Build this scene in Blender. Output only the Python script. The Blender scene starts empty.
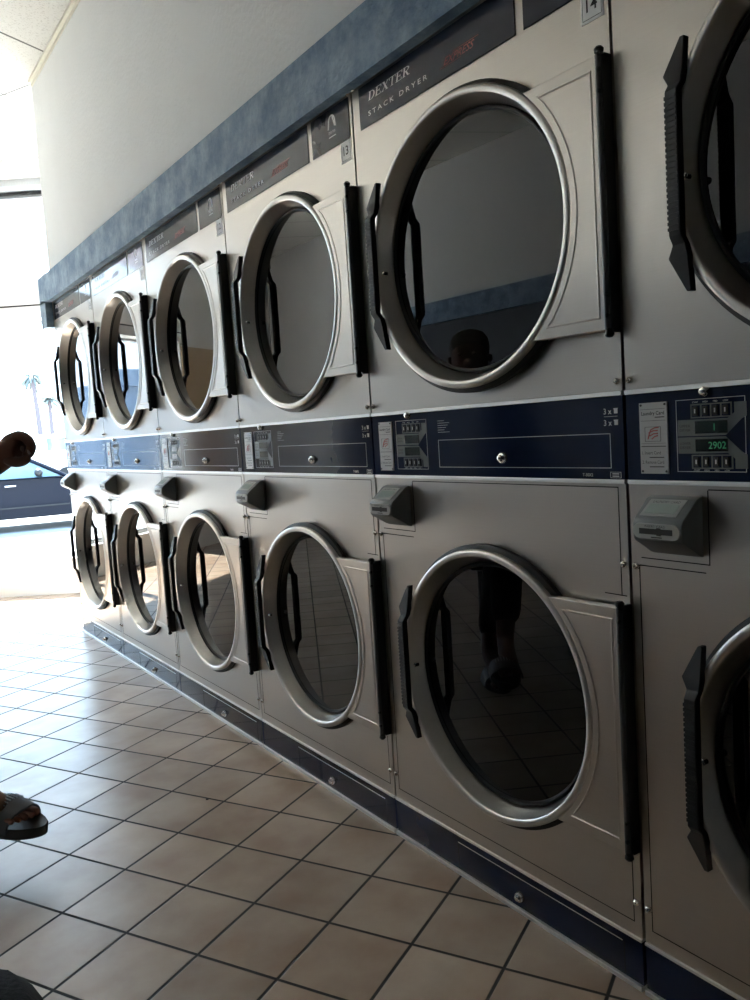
import bpy, bmesh, math, random
from mathutils import Vector, Matrix
random.seed(7)
PI = math.pi
SC = bpy.context.scene
COL = SC.collection

# ------------------------------------------------------------------ materials
def newmat(name):
    m = bpy.data.materials.new(name); m.use_nodes = True
    nt = m.node_tree
    return m, nt, nt.nodes['Principled BSDF'], nt.nodes['Material Output']

def P(name, col, rough=0.5, metal=0.0, spec=0.5, emit=None, es=1.0, coat=0.0, noise=0.0, nscale=20, bump=0.0, bscale=60):
    m, nt, b, o = newmat(name)
    b.inputs['Base Color'].default_value = (*col, 1)
    b.inputs['Roughness'].default_value = rough
    b.inputs['Metallic'].default_value = metal
    b.inputs['Specular IOR Level'].default_value = spec
    b.inputs['Coat Weight'].default_value = coat
    if emit:
        b.inputs['Emission Color'].default_value = (*emit, 1)
        b.inputs['Emission Strength'].default_value = es
    g = nt.nodes.new('ShaderNodeNewGeometry')
    n = nt.nodes.new('ShaderNodeTexNoise'); n.inputs['Scale'].default_value = nscale; n.inputs['Detail'].default_value = 4
    nt.links.new(g.outputs['Position'], n.inputs['Vector'])
    mx = nt.nodes.new('ShaderNodeMix'); mx.data_type = 'RGBA'
    mx.inputs['A'].default_value = (*[c * (1 - noise) for c in col], 1)
    mx.inputs['B'].default_value = (*[min(1, c * (1 + noise)) for c in col], 1)
    nt.links.new(n.outputs['Fac'], mx.inputs['Factor'])
    nt.links.new(mx.outputs['Result'], b.inputs['Base Color'])
    if bump:
        n2 = nt.nodes.new('ShaderNodeTexNoise'); n2.inputs['Scale'].default_value = bscale; n2.inputs['Detail'].default_value = 5
        nt.links.new(g.outputs['Position'], n2.inputs['Vector'])
        bp = nt.nodes.new('ShaderNodeBump'); bp.inputs['Strength'].default_value = bump; bp.inputs['Distance'].default_value = 0.01
        nt.links.new(n2.outputs['Fac'], bp.inputs['Height']); nt.links.new(bp.outputs['Normal'], b.inputs['Normal'])
    return m

def steel(name, col, rough, aniso, sc=(1, 2.0, 260), wav=0.0, rv=.04):
    m, nt, b, o = newmat(name)
    b.inputs['Metallic'].default_value = 1.0
    b.inputs['Anisotropic'].default_value = aniso
    g = nt.nodes.new('ShaderNodeNewGeometry')
    mp = nt.nodes.new('ShaderNodeMapping'); mp.inputs['Scale'].default_value = sc
    nt.links.new(g.outputs['Position'], mp.inputs['Vector'])
    n = nt.nodes.new('ShaderNodeTexNoise'); n.inputs['Scale'].default_value = 3; n.inputs['Detail'].default_value = 3
    nt.links.new(mp.outputs['Vector'], n.inputs['Vector'])
    mr = nt.nodes.new('ShaderNodeMapRange'); mr.inputs['To Min'].default_value = rough - rv; mr.inputs['To Max'].default_value = rough + rv
    nt.links.new(n.outputs['Fac'], mr.inputs['Value']); nt.links.new(mr.outputs['Result'], b.inputs['Roughness'])
    mx = nt.nodes.new('ShaderNodeMix'); mx.data_type = 'RGBA'
    mx.inputs['A'].default_value = (*[c * .94 for c in col], 1); mx.inputs['B'].default_value = (*[min(1, c * 1.06) for c in col], 1)
    nt.links.new(n.outputs['Fac'], mx.inputs['Factor']); nt.links.new(mx.outputs['Result'], b.inputs['Base Color'])
    if aniso:
        t = nt.nodes.new('ShaderNodeTangent'); t.direction_type = 'RADIAL'; t.axis = 'Z'
        nt.links.new(t.outputs['Tangent'], b.inputs['Tangent'])
    if wav:
        n2 = nt.nodes.new('ShaderNodeTexNoise'); n2.inputs['Scale'].default_value = 2.2; n2.inputs['Detail'].default_value = 1
        nt.links.new(g.outputs['Position'], n2.inputs['Vector'])
        bp = nt.nodes.new('ShaderNodeBump'); bp.inputs['Strength'].default_value = wav; bp.inputs['Distance'].default_value = 0.05
        nt.links.new(n2.outputs['Fac'], bp.inputs['Height']); nt.links.new(bp.outputs['Normal'], b.inputs['Normal'])
    return m

M = {}
M['steel'] = steel('brushed_steel', (.52, .485, .445), .34, .55, wav=.12)
M['steel_ring'] = steel('ring_steel', (.56, .545, .52), .30, .0, sc=(30, 30, 30), rv=.005)
M['alu'] = steel('aluminium', (.80, .80, .80), .42, 0, sc=(5, 5, 5))
M['chrome'] = steel('chrome', (.8, .78, .74), .12, 0, sc=(5, 5, 5))
M['hingegray'] = P('hinge_grey', (.10, .10, .10), .35, metal=.6)
M['black'] = P('black_plastic', (.012, .013, .015), .42, spec=.5, noise=.2)
M['rubber'] = P('black_rubber', (.010, .010, .011), .5, spec=.35, noise=.2)
M['gap'] = P('dark_gap', (.008, .008, .008), .8, spec=.1)
M['doorglass'] = P('dark_door_glass', (.003, .003, .0032), .012, spec=.42)
M['navy'] = P('navy_panel', (.007, .014, .042), .10, spec=.28, noise=.1)
M['navy2'] = P('navy_nameplate', (.018, .023, .042), .09, spec=.36, noise=.1)
M['graytext'] = P('silver_print', (.74, .75, .77), .4)
M['redtext'] = P('red_print', (.50, .13, .12), .4)
M['white'] = P('white_sticker', (.95, .95, .94), .4)
M['ink'] = P('black_ink', (.02, .02, .02), .5)
M['signplate'] = P('silver_sign', (.55, .55, .54), .35, metal=.3)
M['arrowgray'] = P('arrow_grey', (.15, .165, .17), .4)
M['led'] = P('led_window', (.004, .012, .008), .15)
M['leddigit'] = P('led_digit', (.02, .2, .08), .4, emit=(.15, .9, .45), es=.04)
M['readergray'] = P('reader_plastic', (.17, .185, .19), .38, noise=.06, bump=.05, bscale=300)
M['readerface'] = P('reader_face', (.42, .44, .43), .4)
M['lcd'] = P('reader_lcd', (.42, .49, .46), .15, spec=.6)
M['dryerside'] = P('painted_side', (.35, .35, .34), .5)
M['stucco'] = P('white_stucco', (.79, .80, .80), .85, spec=.2, noise=.03, nscale=6, bump=.35, bscale=55)
M['wallpaint'] = P('wall_paint', (.82, .82, .80), .8, spec=.25, noise=.03, nscale=3)
M['whitetrim'] = P('white_trim', (.82, .82, .80), .5, noise=.02)
M['cream'] = P('cream_trim', (.72, .70, .60), .5)
M['frame'] = P('window_aluminium', (.45, .46, .47), .35, metal=.7)
M['darkline'] = P('dark_seal', (.03, .03, .03), .6)
M['concrete'] = P('outside_concrete', (.62, .61, .58), .9, noise=.05)
M['asphalt'] = P('outside_asphalt', (.30, .30, .30), .9, noise=.1)
M['carpaint'] = P('car_navy_paint', (.0015, .004, .012), .5, spec=.2)
M['carglass'] = P('car_glass', (.10, .16, .19), .05, spec=1.0)
M['tyre'] = P('tyre', (.02, .02, .02), .8)
M['rim'] = P('wheel_rim', (.5, .5, .52), .3, metal=.9)
M['vanwhite'] = P('van_white', (.8, .8, .8), .4)
M['bark'] = P('palm_bark', (.13, .11, .12), .9, noise=.2)
M['frond'] = P('palm_frond', (.12, .14, .13), .7, noise=.3)
M['skin'] = P('skin_brown', (.15, .062, .038), .5, spec=.4, noise=.15, nscale=40)
M['nail'] = P('nail', (.35, .26, .23), .3)
M['trouser'] = P('black_trousers', (.009, .009, .011), .85, spec=.2, noise=.3, bump=.3, bscale=90)
M['shirt'] = P('dark_shirt', (.02, .022, .03), .85, spec=.2, noise=.2)
M['hair'] = P('hair', (.01, .008, .007), .6)
M['sole'] = P('sandal_sole', (.022, .022, .026), .6)
M['strap'] = P('sandal_strap', (.035, .038, .045), .45)
M['strapprint'] = P('sandal_print', (.40, .40, .42), .5)
M['bag'] = P('black_bag_cloth', (.006, .006, .008), .8, spec=.2, noise=.3, bump=.3, bscale=120)
M['seat'] = P('grey_seat', (.06, .06, .065), .5)

# blue textured hood
def mk_blue():
    m, nt, b, o = newmat('blue_textured_paint')
    b.inputs['Roughness'].default_value = .6
    b.inputs['Specular IOR Level'].default_value = .35
    g = nt.nodes.new('ShaderNodeNewGeometry')
    n = nt.nodes.new('ShaderNodeTexNoise'); n.inputs['Scale'].default_value = 9; n.inputs['Detail'].default_value = 8; n.inputs['Roughness'].default_value = .7
    nt.links.new(g.outputs['Position'], n.inputs['Vector'])
    r = nt.nodes.new('ShaderNodeValToRGB')
    r.color_ramp.elements[0].position = .38; r.color_ramp.elements[0].color = (.095, .165, .26, 1)
    r.color_ramp.elements[1].position = .72; r.color_ramp.elements[1].color = (.34, .45, .56, 1)
    nt.links.new(n.outputs['Fac'], r.inputs['Fac']); nt.links.new(r.outputs['Color'], b.inputs['Base Color'])
    n2 = nt.nodes.new('ShaderNodeTexNoise'); n2.inputs['Scale'].default_value = 45; n2.inputs['Detail'].default_value = 5
    nt.links.new(g.outputs['Position'], n2.inputs['Vector'])
    bp = nt.nodes.new('ShaderNodeBump'); bp.inputs['Strength'].default_value = .5; bp.inputs['Distance'].default_value = .012
    nt.links.new(n2.outputs['Fac'], bp.inputs['Height']); nt.links.new(bp.outputs['Normal'], b.inputs['Normal'])
    return m
M['blue'] = mk_blue()

def grid_mask(nt, ang, tx, ty, pu, pv, half):
    """returns (mask socket 1=line, id vector socket) for a rotated grid in world XY"""
    N = nt.nodes.new; L = nt.links.new
    g = N('ShaderNodeNewGeometry')
    sub = N('ShaderNodeVectorMath'); sub.operation = 'SUBTRACT'; sub.inputs[1].default_value = (tx, ty, 0); L(g.outputs['Position'], sub.inputs[0])
    outs = []; ids = []
    for ax, p in (((math.cos(ang), math.sin(ang), 0), pu), ((-math.sin(ang), math.cos(ang), 0), pv)):
        d = N('ShaderNodeVectorMath'); d.operation = 'DOT_PRODUCT'; d.inputs[1].default_value = ax; L(sub.outputs[0], d.inputs[0])
        q = N('ShaderNodeMath'); q.operation = 'DIVIDE'; q.inputs[1].default_value = p; L(d.outputs['Value'], q.inputs[0])
        a = N('ShaderNodeMath'); a.operation = 'ADD'; a.inputs[1].default_value = .5; L(q.outputs[0], a.inputs[0])
        fl = N('ShaderNodeMath'); fl.operation = 'FLOOR'; L(q.outputs[0], fl.inputs[0]); ids.append(fl)
        fr = N('ShaderNodeMath'); fr.operation = 'FRACT'; L(a.outputs[0], fr.inputs[0])
        s = N('ShaderNodeMath'); s.operation = 'SUBTRACT'; s.inputs[1].default_value = .5; L(fr.outputs[0], s.inputs[0])
        ab = N('ShaderNodeMath'); ab.operation = 'ABSOLUTE'; L(s.outputs[0], ab.inputs[0])
        mm = N('ShaderNodeMath'); mm.operation = 'MULTIPLY'; mm.inputs[1].default_value = p; L(ab.outputs[0], mm.inputs[0])
        outs.append(mm)
    mn = N('ShaderNodeMath'); mn.operation = 'MINIMUM'; L(outs[0].outputs[0], mn.inputs[0]); L(outs[1].outputs[0], mn.inputs[1])
    mr = N('ShaderNodeMapRange'); mr.inputs['From Min'].default_value = half * .75; mr.inputs['From Max'].default_value = half * 1.25
    mr.inputs['To Min'].default_value = 1; mr.inputs['To Max'].default_value = 0
    L(mn.outputs[0], mr.inputs['Value'])
    cb = N('ShaderNodeCombineXYZ'); L(ids[0].outputs[0], cb.inputs[0]); L(ids[1].outputs[0], cb.inputs[1])
    return mr.outputs['Result'], cb.outputs[0], g

def mk_floor():
    m, nt, b, o = newmat('floor_tile')
    N = nt.nodes.new; L = nt.links.new
    mask, ids, g = grid_mask(nt, .4964, -.27, .8471, .2025, .2025, .0036)
    wn = N('ShaderNodeTexWhiteNoise'); wn.noise_dimensions = '3D'; L(ids, wn.inputs['Vector'])
    ad = N('ShaderNodeVectorMath'); ad.operation = 'MULTIPLY_ADD'; ad.inputs[1].default_value = (1, 1, 1)
    L(g.outputs['Position'], ad.inputs[0]); L(wn.outputs['Color'], ad.inputs[2])
    n = N('ShaderNodeTexNoise'); n.inputs['Scale'].default_value = 6; n.inputs['Detail'].default_value = 5; L(ad.outputs[0], n.inputs['Vector'])
    r = N('ShaderNodeValToRGB')
    r.color_ramp.elements[0].position = .3; r.color_ramp.elements[0].color = (.36, .24, .165, 1)
    r.color_ramp.elements[1].position = .7; r.color_ramp.elements[1].color = (.52, .42, .33, 1)
    L(n.outputs['Fac'], r.inputs['Fac'])
    mv = N('ShaderNodeMapRange'); mv.inputs['To Min'].default_value = .84; mv.inputs['To Max'].default_value = 1.12; L(wn.outputs['Value'], mv.inputs['Value'])
    mul = N('ShaderNodeVectorMath'); mul.operation = 'SCALE'; L(r.outputs['Color'], mul.inputs[0]); L(mv.outputs['Result'], mul.inputs['Scale'])
    mx = N('ShaderNodeMix'); mx.data_type = 'RGBA'; mx.inputs['B'].default_value = (.022, .018, .016, 1)
    L(mask, mx.inputs['Factor']); L(mul.outputs[0], mx.inputs['A']); L(mx.outputs['Result'], b.inputs['Base Color'])
    mr = N('ShaderNodeMapRange'); mr.inputs['To Min'].default_value = .30; mr.inputs['To Max'].default_value = .8; L(mask, mr.inputs['Value']); L(mr.outputs['Result'], b.inputs['Roughness'])
    b.inputs['Specular IOR Level'].default_value = .6
    n2 = N('ShaderNodeTexNoise'); n2.inputs['Scale'].default_value = 14; n2.inputs['Detail'].default_value = 3; L(g.outputs['Position'], n2.inputs['Vector'])
    sc = N('ShaderNodeMath'); sc.operation = 'MULTIPLY'; sc.inputs[1].default_value = .18; L(n2.outputs['Fac'], sc.inputs[0])
    sb = N('ShaderNodeMath'); sb.operation = 'SUBTRACT'; L(sc.outputs[0], sb.inputs[0]); L(mask, sb.inputs[1])
    bp = N('ShaderNodeBump'); bp.inputs['Strength'].default_value = .5; bp.inputs['Distance'].default_value = .003
    L(sb.outputs[0], bp.inputs['Height']); L(bp.outputs['Normal'], b.inputs['Normal'])
    return m
M['floor'] = mk_floor()

def mk_ceiling():
    m, nt, b, o = newmat('ceiling_tile')
    N = nt.nodes.new; L = nt.links.new
    a = math.radians(27.3)
    # line through (-.091,4.409) across; line through (-.123,4.218) along
    mask, ids, g = grid_mask(nt, a, -.10, 4.229, 1.22, .60, .0065)
    n = N('ShaderNodeTexNoise'); n.inputs['Scale'].default_value = 130; n.inputs['Detail'].default_value = 3; L(g.outputs['Position'], n.inputs['Vector'])
    r = N('ShaderNodeValToRGB')
    r.color_ramp.elements[0].position = .32; r.color_ramp.elements[0].color = (.52, .51, .48, 1)
    r.color_ramp.elements[1].position = .45; r.color_ramp.elements[1].color = (.70, .70, .67, 1)
    L(n.outputs['Fac'], r.inputs['Fac'])
    mx = N('ShaderNodeMix'); mx.data_type = 'RGBA'; mx.inputs['B'].default_value = (.14, .14, .135, 1)
    L(mask, mx.inputs['Factor']); L(r.outputs['Color'], mx.inputs['A']); L(mx.outputs['Result'], b.inputs['Base Color'])
    b.inputs['Roughness'].default_value = .9; b.inputs['Specular IOR Level'].default_value = .15
    return m
M['ceiling'] = mk_ceiling()

def mk_pane():
    m = bpy.data.materials.new('window_glass'); m.use_nodes = True
    nt = m.node_tree; nt.nodes.clear(); N = nt.nodes.new; L = nt.links.new
    o = N('ShaderNodeOutputMaterial'); mx = N('ShaderNodeMixShader'); t = N('ShaderNodeBsdfTransparent'); gl = N('ShaderNodeBsdfGlossy')
    t.inputs['Color'].default_value = (.95, .97, .96, 1); gl.inputs['Roughness'].default_value = .0
    lw = N('ShaderNodeLayerWeight'); lw.inputs['Blend'].default_value = .5
    pw = N('ShaderNodeMath'); pw.operation = 'POWER'; pw.inputs[1].default_value = 5; L(lw.outputs['Facing'], pw.inputs[0])
    f = N('ShaderNodeMath'); f.operation = 'MULTIPLY_ADD'; f.inputs[1].default_value = .9; f.inputs[2].default_value = .04; L(pw.outputs[0], f.inputs[0])
    L(f.outputs[0], mx.inputs[0]); L(t.outputs[0], mx.inputs[1]); L(gl.outputs[0], mx.inputs[2]); L(mx.outputs[0], o.inputs[0])
    return m
M['pane'] = mk_pane()

# ------------------------------------------------------------------ mesh helpers
def box(bm, x0, x1, y0, y1, z0, z1, bev=0.0, seg=2):
    vs = [bm.verts.new(v) for v in ((x0, y0, z0), (x1, y0, z0), (x1, y1, z0), (x0, y1, z0), (x0, y0, z1), (x1, y0, z1), (x1, y1, z1), (x0, y1, z1))]
    fs = [bm.faces.new([vs[i] for i in f]) for f in ((0, 3, 2, 1), (4, 5, 6, 7), (0, 1, 5, 4), (1, 2, 6, 5), (2, 3, 7, 6), (3, 0, 4, 7))]
    if bev:
        es = list({e for f in fs for e in f.edges})
        bmesh.ops.bevel(bm, geom=es, offset=bev, segments=seg, profile=.5, affect='EDGES')
    return vs

def prism(bm, pts, a0, a1, axis='x', bev=0.0):
    """extrude a polygon; axis x: pts are (y,z); axis y: pts are (x,z); axis z: pts are (x,y)"""
    def mk(p, a):
        return {'x': (a, p[0], p[1]), 'y': (p[0], a, p[1]), 'z': (p[0], p[1], a)}[axis]
    A = [bm.verts.new(mk(p, a0)) for p in pts]; B = [bm.verts.new(mk(p, a1)) for p in pts]
    n = len(pts); fs = [bm.faces.new(A), bm.faces.new(B[::-1])]
    for i in range(n):
        fs.append(bm.faces.new((A[i], B[i], B[(i + 1) % n], A[(i + 1) % n])))
    if bev:
        es = list({e for f in fs[:2] for e in f.edges})
        bmesh.ops.bevel(bm, geom=es, offset=bev, segments=2, profile=.5, affect='EDGES')

def lathe_x(bm, prof, yc, zc, n=128, close=False):
    """prof: list of (x, r)"""
    rings = []
    for x, r in prof:
        if r < 1e-6: rings.append([bm.verts.new((x, yc, zc))]); continue
        rings.append([bm.verts.new((x, yc + r * math.cos(2 * PI * i / n), zc + r * math.sin(2 * PI * i / n))) for i in range(n)])
    pairs = list(zip(rings, rings[1:])) + ([(rings[-1], rings[0])] if close else [])
    for a, b in pairs:
        if len(a) == 1 and len(b) == 1: continue
        if len(a) == 1 or len(b) == 1:
            c, R = (a[0], b) if len(a) == 1 else (b[0], a)
            for i in range(n): bm.faces.new((c, R[i], R[(i + 1) % n]))
        else:
            for i in range(n): bm.faces.new((a[i], b[i], b[(i + 1) % n], a[(i + 1) % n]))

def tube(bm, pts, r, n=8):
    """tube along points; r scalar or list"""
    rs = r if isinstance(r, (list, tuple)) else [r] * len(pts)
    rings = []
    for i, p in enumerate(pts):
        p = Vector(p)
        d = (Vector(pts[min(i + 1, len(pts) - 1)]) - Vector(pts[max(i - 1, 0)])).normalized()
        u = d.cross(Vector((0, 0, 1)) if abs(d.z) < .9 else Vector((1, 0, 0))).normalized(); v = d.cross(u)
        rings.append([bm.verts.new(p + rs[i] * (math.cos(2 * PI * k / n) * u + math.sin(2 * PI * k / n) * v)) for k in range(n)])
    for a, b in zip(rings, rings[1:]):
        for k in range(n): bm.faces.new((a[k], a[(k + 1) % n], b[(k + 1) % n], b[k]))
    bm.faces.new(rings[0][::-1]); bm.faces.new(rings[-1])

def sphere(bm, c, r, sx=1, sy=1, sz=1, u=16, v=10):
    ret = bmesh.ops.create_uvsphere(bm, u_segments=u, v_segments=v, radius=r)
    for w in ret['verts']:
        w.co = Vector((w.co.x * sx, w.co.y * sy, w.co.z * sz)) + Vector(c)

def obj(name, bm, mat, parent=None, smooth=False, angle=35):
    bmesh.ops.recalc_face_normals(bm, faces=bm.faces)
    me = bpy.data.meshes.new(name); bm.to_mesh(me); bm.free()
    me.materials.append(M[mat] if isinstance(mat, str) else mat)
    if smooth:
        for p in me.polygons: p.use_smooth = True
        me.set_sharp_from_angle(angle=math.radians(angle))
    o = bpy.data.objects.new(name, me); COL.objects.link(o)
    if parent: o.parent = parent
    return o

def B(): return bmesh.new()

def tag(o, label=None, cat=None, group=None, kind=None):
    if label: o['label'] = label
    if cat: o['category'] = cat
    if group: o['group'] = group
    if kind: o['kind'] = kind
    return o

def thing(name, label, cat, loc=(0, 0, 0), group=None, rz=0):
    o = bpy.data.objects.new(name, None); COL.objects.link(o); o.location = loc; o.rotation_euler = (0, 0, rz)
    o.empty_display_size = .1
    return tag(o, label, cat, group)

def copy_tree(o, parent=None):
    c = o.copy(); COL.objects.link(c)
    if parent: c.parent = parent
    for ch in [x for x in list(COL.objects) if x.parent == o and x != c]:
        copy_tree(ch, c)
    return c

def struct(name, bm, mat, parent=None, smooth=False):
    o = obj(name, bm, mat, parent, smooth)
    if not parent: o['kind'] = 'structure'
    return o

# flat text on a face looking toward -X : text right = -Y, up = +Z
DG = None
def text_pts(bm, s, y, z, h, x=-.0012, width=None, shear=0.0, space=1.0, align='LEFT', bold=0.0, depth=.0003):
    cu = bpy.data.curves.new('lettering', 'FONT'); cu.body = s; cu.size = 1; cu.space_character = space; cu.shear = shear
    cu.offset = bold; cu.resolution_u = 3
    t = bpy.data.objects.new('lettering', cu); COL.objects.link(t)
    bpy.context.view_layer.update()
    me = bpy.data.meshes.new_from_object(t.evaluated_get(bpy.context.evaluated_depsgraph_get()))
    bpy.data.objects.remove(t); bpy.data.curves.remove(cu)
    if not me.vertices: return
    xs = [v.co.x for v in me.vertices]; ys = [v.co.y for v in me.vertices]
    w = max(xs) - min(xs); hh = .72
    sy = h / hh; sx = (width / w) if width else sy
    off = {'LEFT': 0, 'CENTER': -w * sx / 2}[align]
    x0 = min(xs)
    vs = [bm.verts.new((x, y - off - (v.co.x - x0) * sx, z + v.co.y * sy)) for v in me.vertices]
    for p in me.polygons:
        try: bm.faces.new([vs[i] for i in p.vertices])
        except ValueError: pass
    bpy.data.meshes.remove(me)

def bar(bm, y0, y1, z0, z1, x=-.0012):
    box(bm, x, x + .0004, min(y0, y1), max(y0, y1), min(z0, z1), max(z0, z1))

def outline(bm, y0, y1, z0, z1, w, x=-.0012):
    bar(bm, y0, y1, z0, z0 + w, x); bar(bm, y0, y1, z1 - w, z1, x)
    bar(bm, y0, y0 + w, z0, z1, x); bar(bm, y1 - w, y1, z0, z1, x)

# slab-serif italic letters for the maker's name
def serif_word(bm, word, y, z, h, width, x=-.0022):
    adv = {'D': .86, 'E': .78, 'X': .86, 'T': .80, 'R': .86}
    st = .15; sf = .06; sh = .30
    total = sum(adv[c] for c in word); k = width / total; cx = 0
    def q(pts):
        vs = [bm.verts.new((x, y - (px + sh * py * .55) * k, z + py * h)) for px, py in pts]
        bm.faces.new(vs)
    def rc(a, b, c, d): q([(a, b), (c, b), (c, d), (a, d)])
    for c in word:
        o = cx
        if c in 'DER': rc(o + .08, sf, o + .08 + st, 1 - sf); rc(o, 0, o + .34, sf); rc(o, 1 - sf, o + .34, 1)
        if c == 'E':
            rc(o + .2, 0, o + .68, sf); rc(o + .2, 1 - sf, o + .68, 1); rc(o + .2, .47, o + .5, .54); rc(o + .62, .0, o + .68, .26); rc(o + .62, .74, o + .68, 1); rc(o + .46, .37, o + .51, .64)
        if c in 'DR':
            cy, ry, rx0 = (.5, .5, .47) if c == 'D' else (.75, .25, .40)
            pts = [(o + .3 + rx0 * math.cos(t), cy + ry * math.sin(t)) for t in [(-PI / 2 + PI * i / 12) for i in range(13)]]
            inn = [(o + .3 + (rx0 - st) * math.cos(t), cy + (ry - sf) * math.sin(t)) for t in [(-PI / 2 + PI * i / 12) for i in range(13)]]
            for i in range(12): q([inn[i], pts[i], pts[i + 1], inn[i + 1]])
            if c == 'R': q([(o + .28, .5), (o + .44, .5), (o + .74, 0), (o + .56, 0)]); rc(o + .54, 0, o + .82, sf); rc(o + .2, .5, o + .34, .5 + sf)
        if c == 'X':
            q([(o + .06, 1), (o + .24, 1), (o + .76, 0), (o + .58, 0)]); q([(o + .06, 0), (o + .13, 0), (o + .74, 1), (o + .66, 1)])
            rc(o, 0, o + .26, sf); rc(o + .5, 0, o + .82, sf); rc(o, 1 - sf, o + .3, 1); rc(o + .54, 1 - sf, o + .82, 1)
        if c == 'T':
            rc(o + .3, 0, o + .3 + st, 1); rc(o + .2, 0, o + .55, sf); rc(o, 1 - sf, o + .74, 1); rc(o, .72, o + .05, 1); rc(o + .69, .72, o + .74, 1)
        cx += adv[c]

# ------------------------------------------------------------------ dryer
W = .8
YC, Z1, Z2, RR = .380, 1.456, .5066, .3010
XF = 0.0

def panel_with_hole(bm, y0, y1, z0, z1, yc, zc, r, x0, x1):
    angs = [2 * PI * i / 96 for i in range(96)] + [math.atan2(z - zc, y - yc) % (2 * PI) for y in (y0, y1) for z in (z0, z1)]
    angs = sorted(set(round(a, 6) for a in angs))
    def outer(a):
        c, s = math.cos(a), math.sin(a); t = 1e9
        if c > 1e-9: t = min(t, (y1 - yc) / c)
        if c < -1e-9: t = min(t, (y0 - yc) / c)
        if s > 1e-9: t = min(t, (z1 - zc) / s)
        if s < -1e-9: t = min(t, (z0 - zc) / s)
        return yc + c * t, zc + s * t
    n = len(angs)
    rows = []
    for x in (x0, x1):
        rows.append(([bm.verts.new((x, yc + r * math.cos(a), zc + r * math.sin(a))) for a in angs], [bm.verts.new((x, *outer(a))) for a in angs]))
    (fi, fo), (bi, bo) = rows
    for i in range(n):
        j = (i + 1) % n
        bm.faces.new((fi[i], fo[i], fo[j], fi[j])); bm.faces.new((bi[i], bi[j], bo[j], bo[i]))
        bm.faces.new((fi[i], fi[j], bi[j], bi[i])); bm.faces.new((fo[i], bo[i], bo[j], fo[j]))

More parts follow.
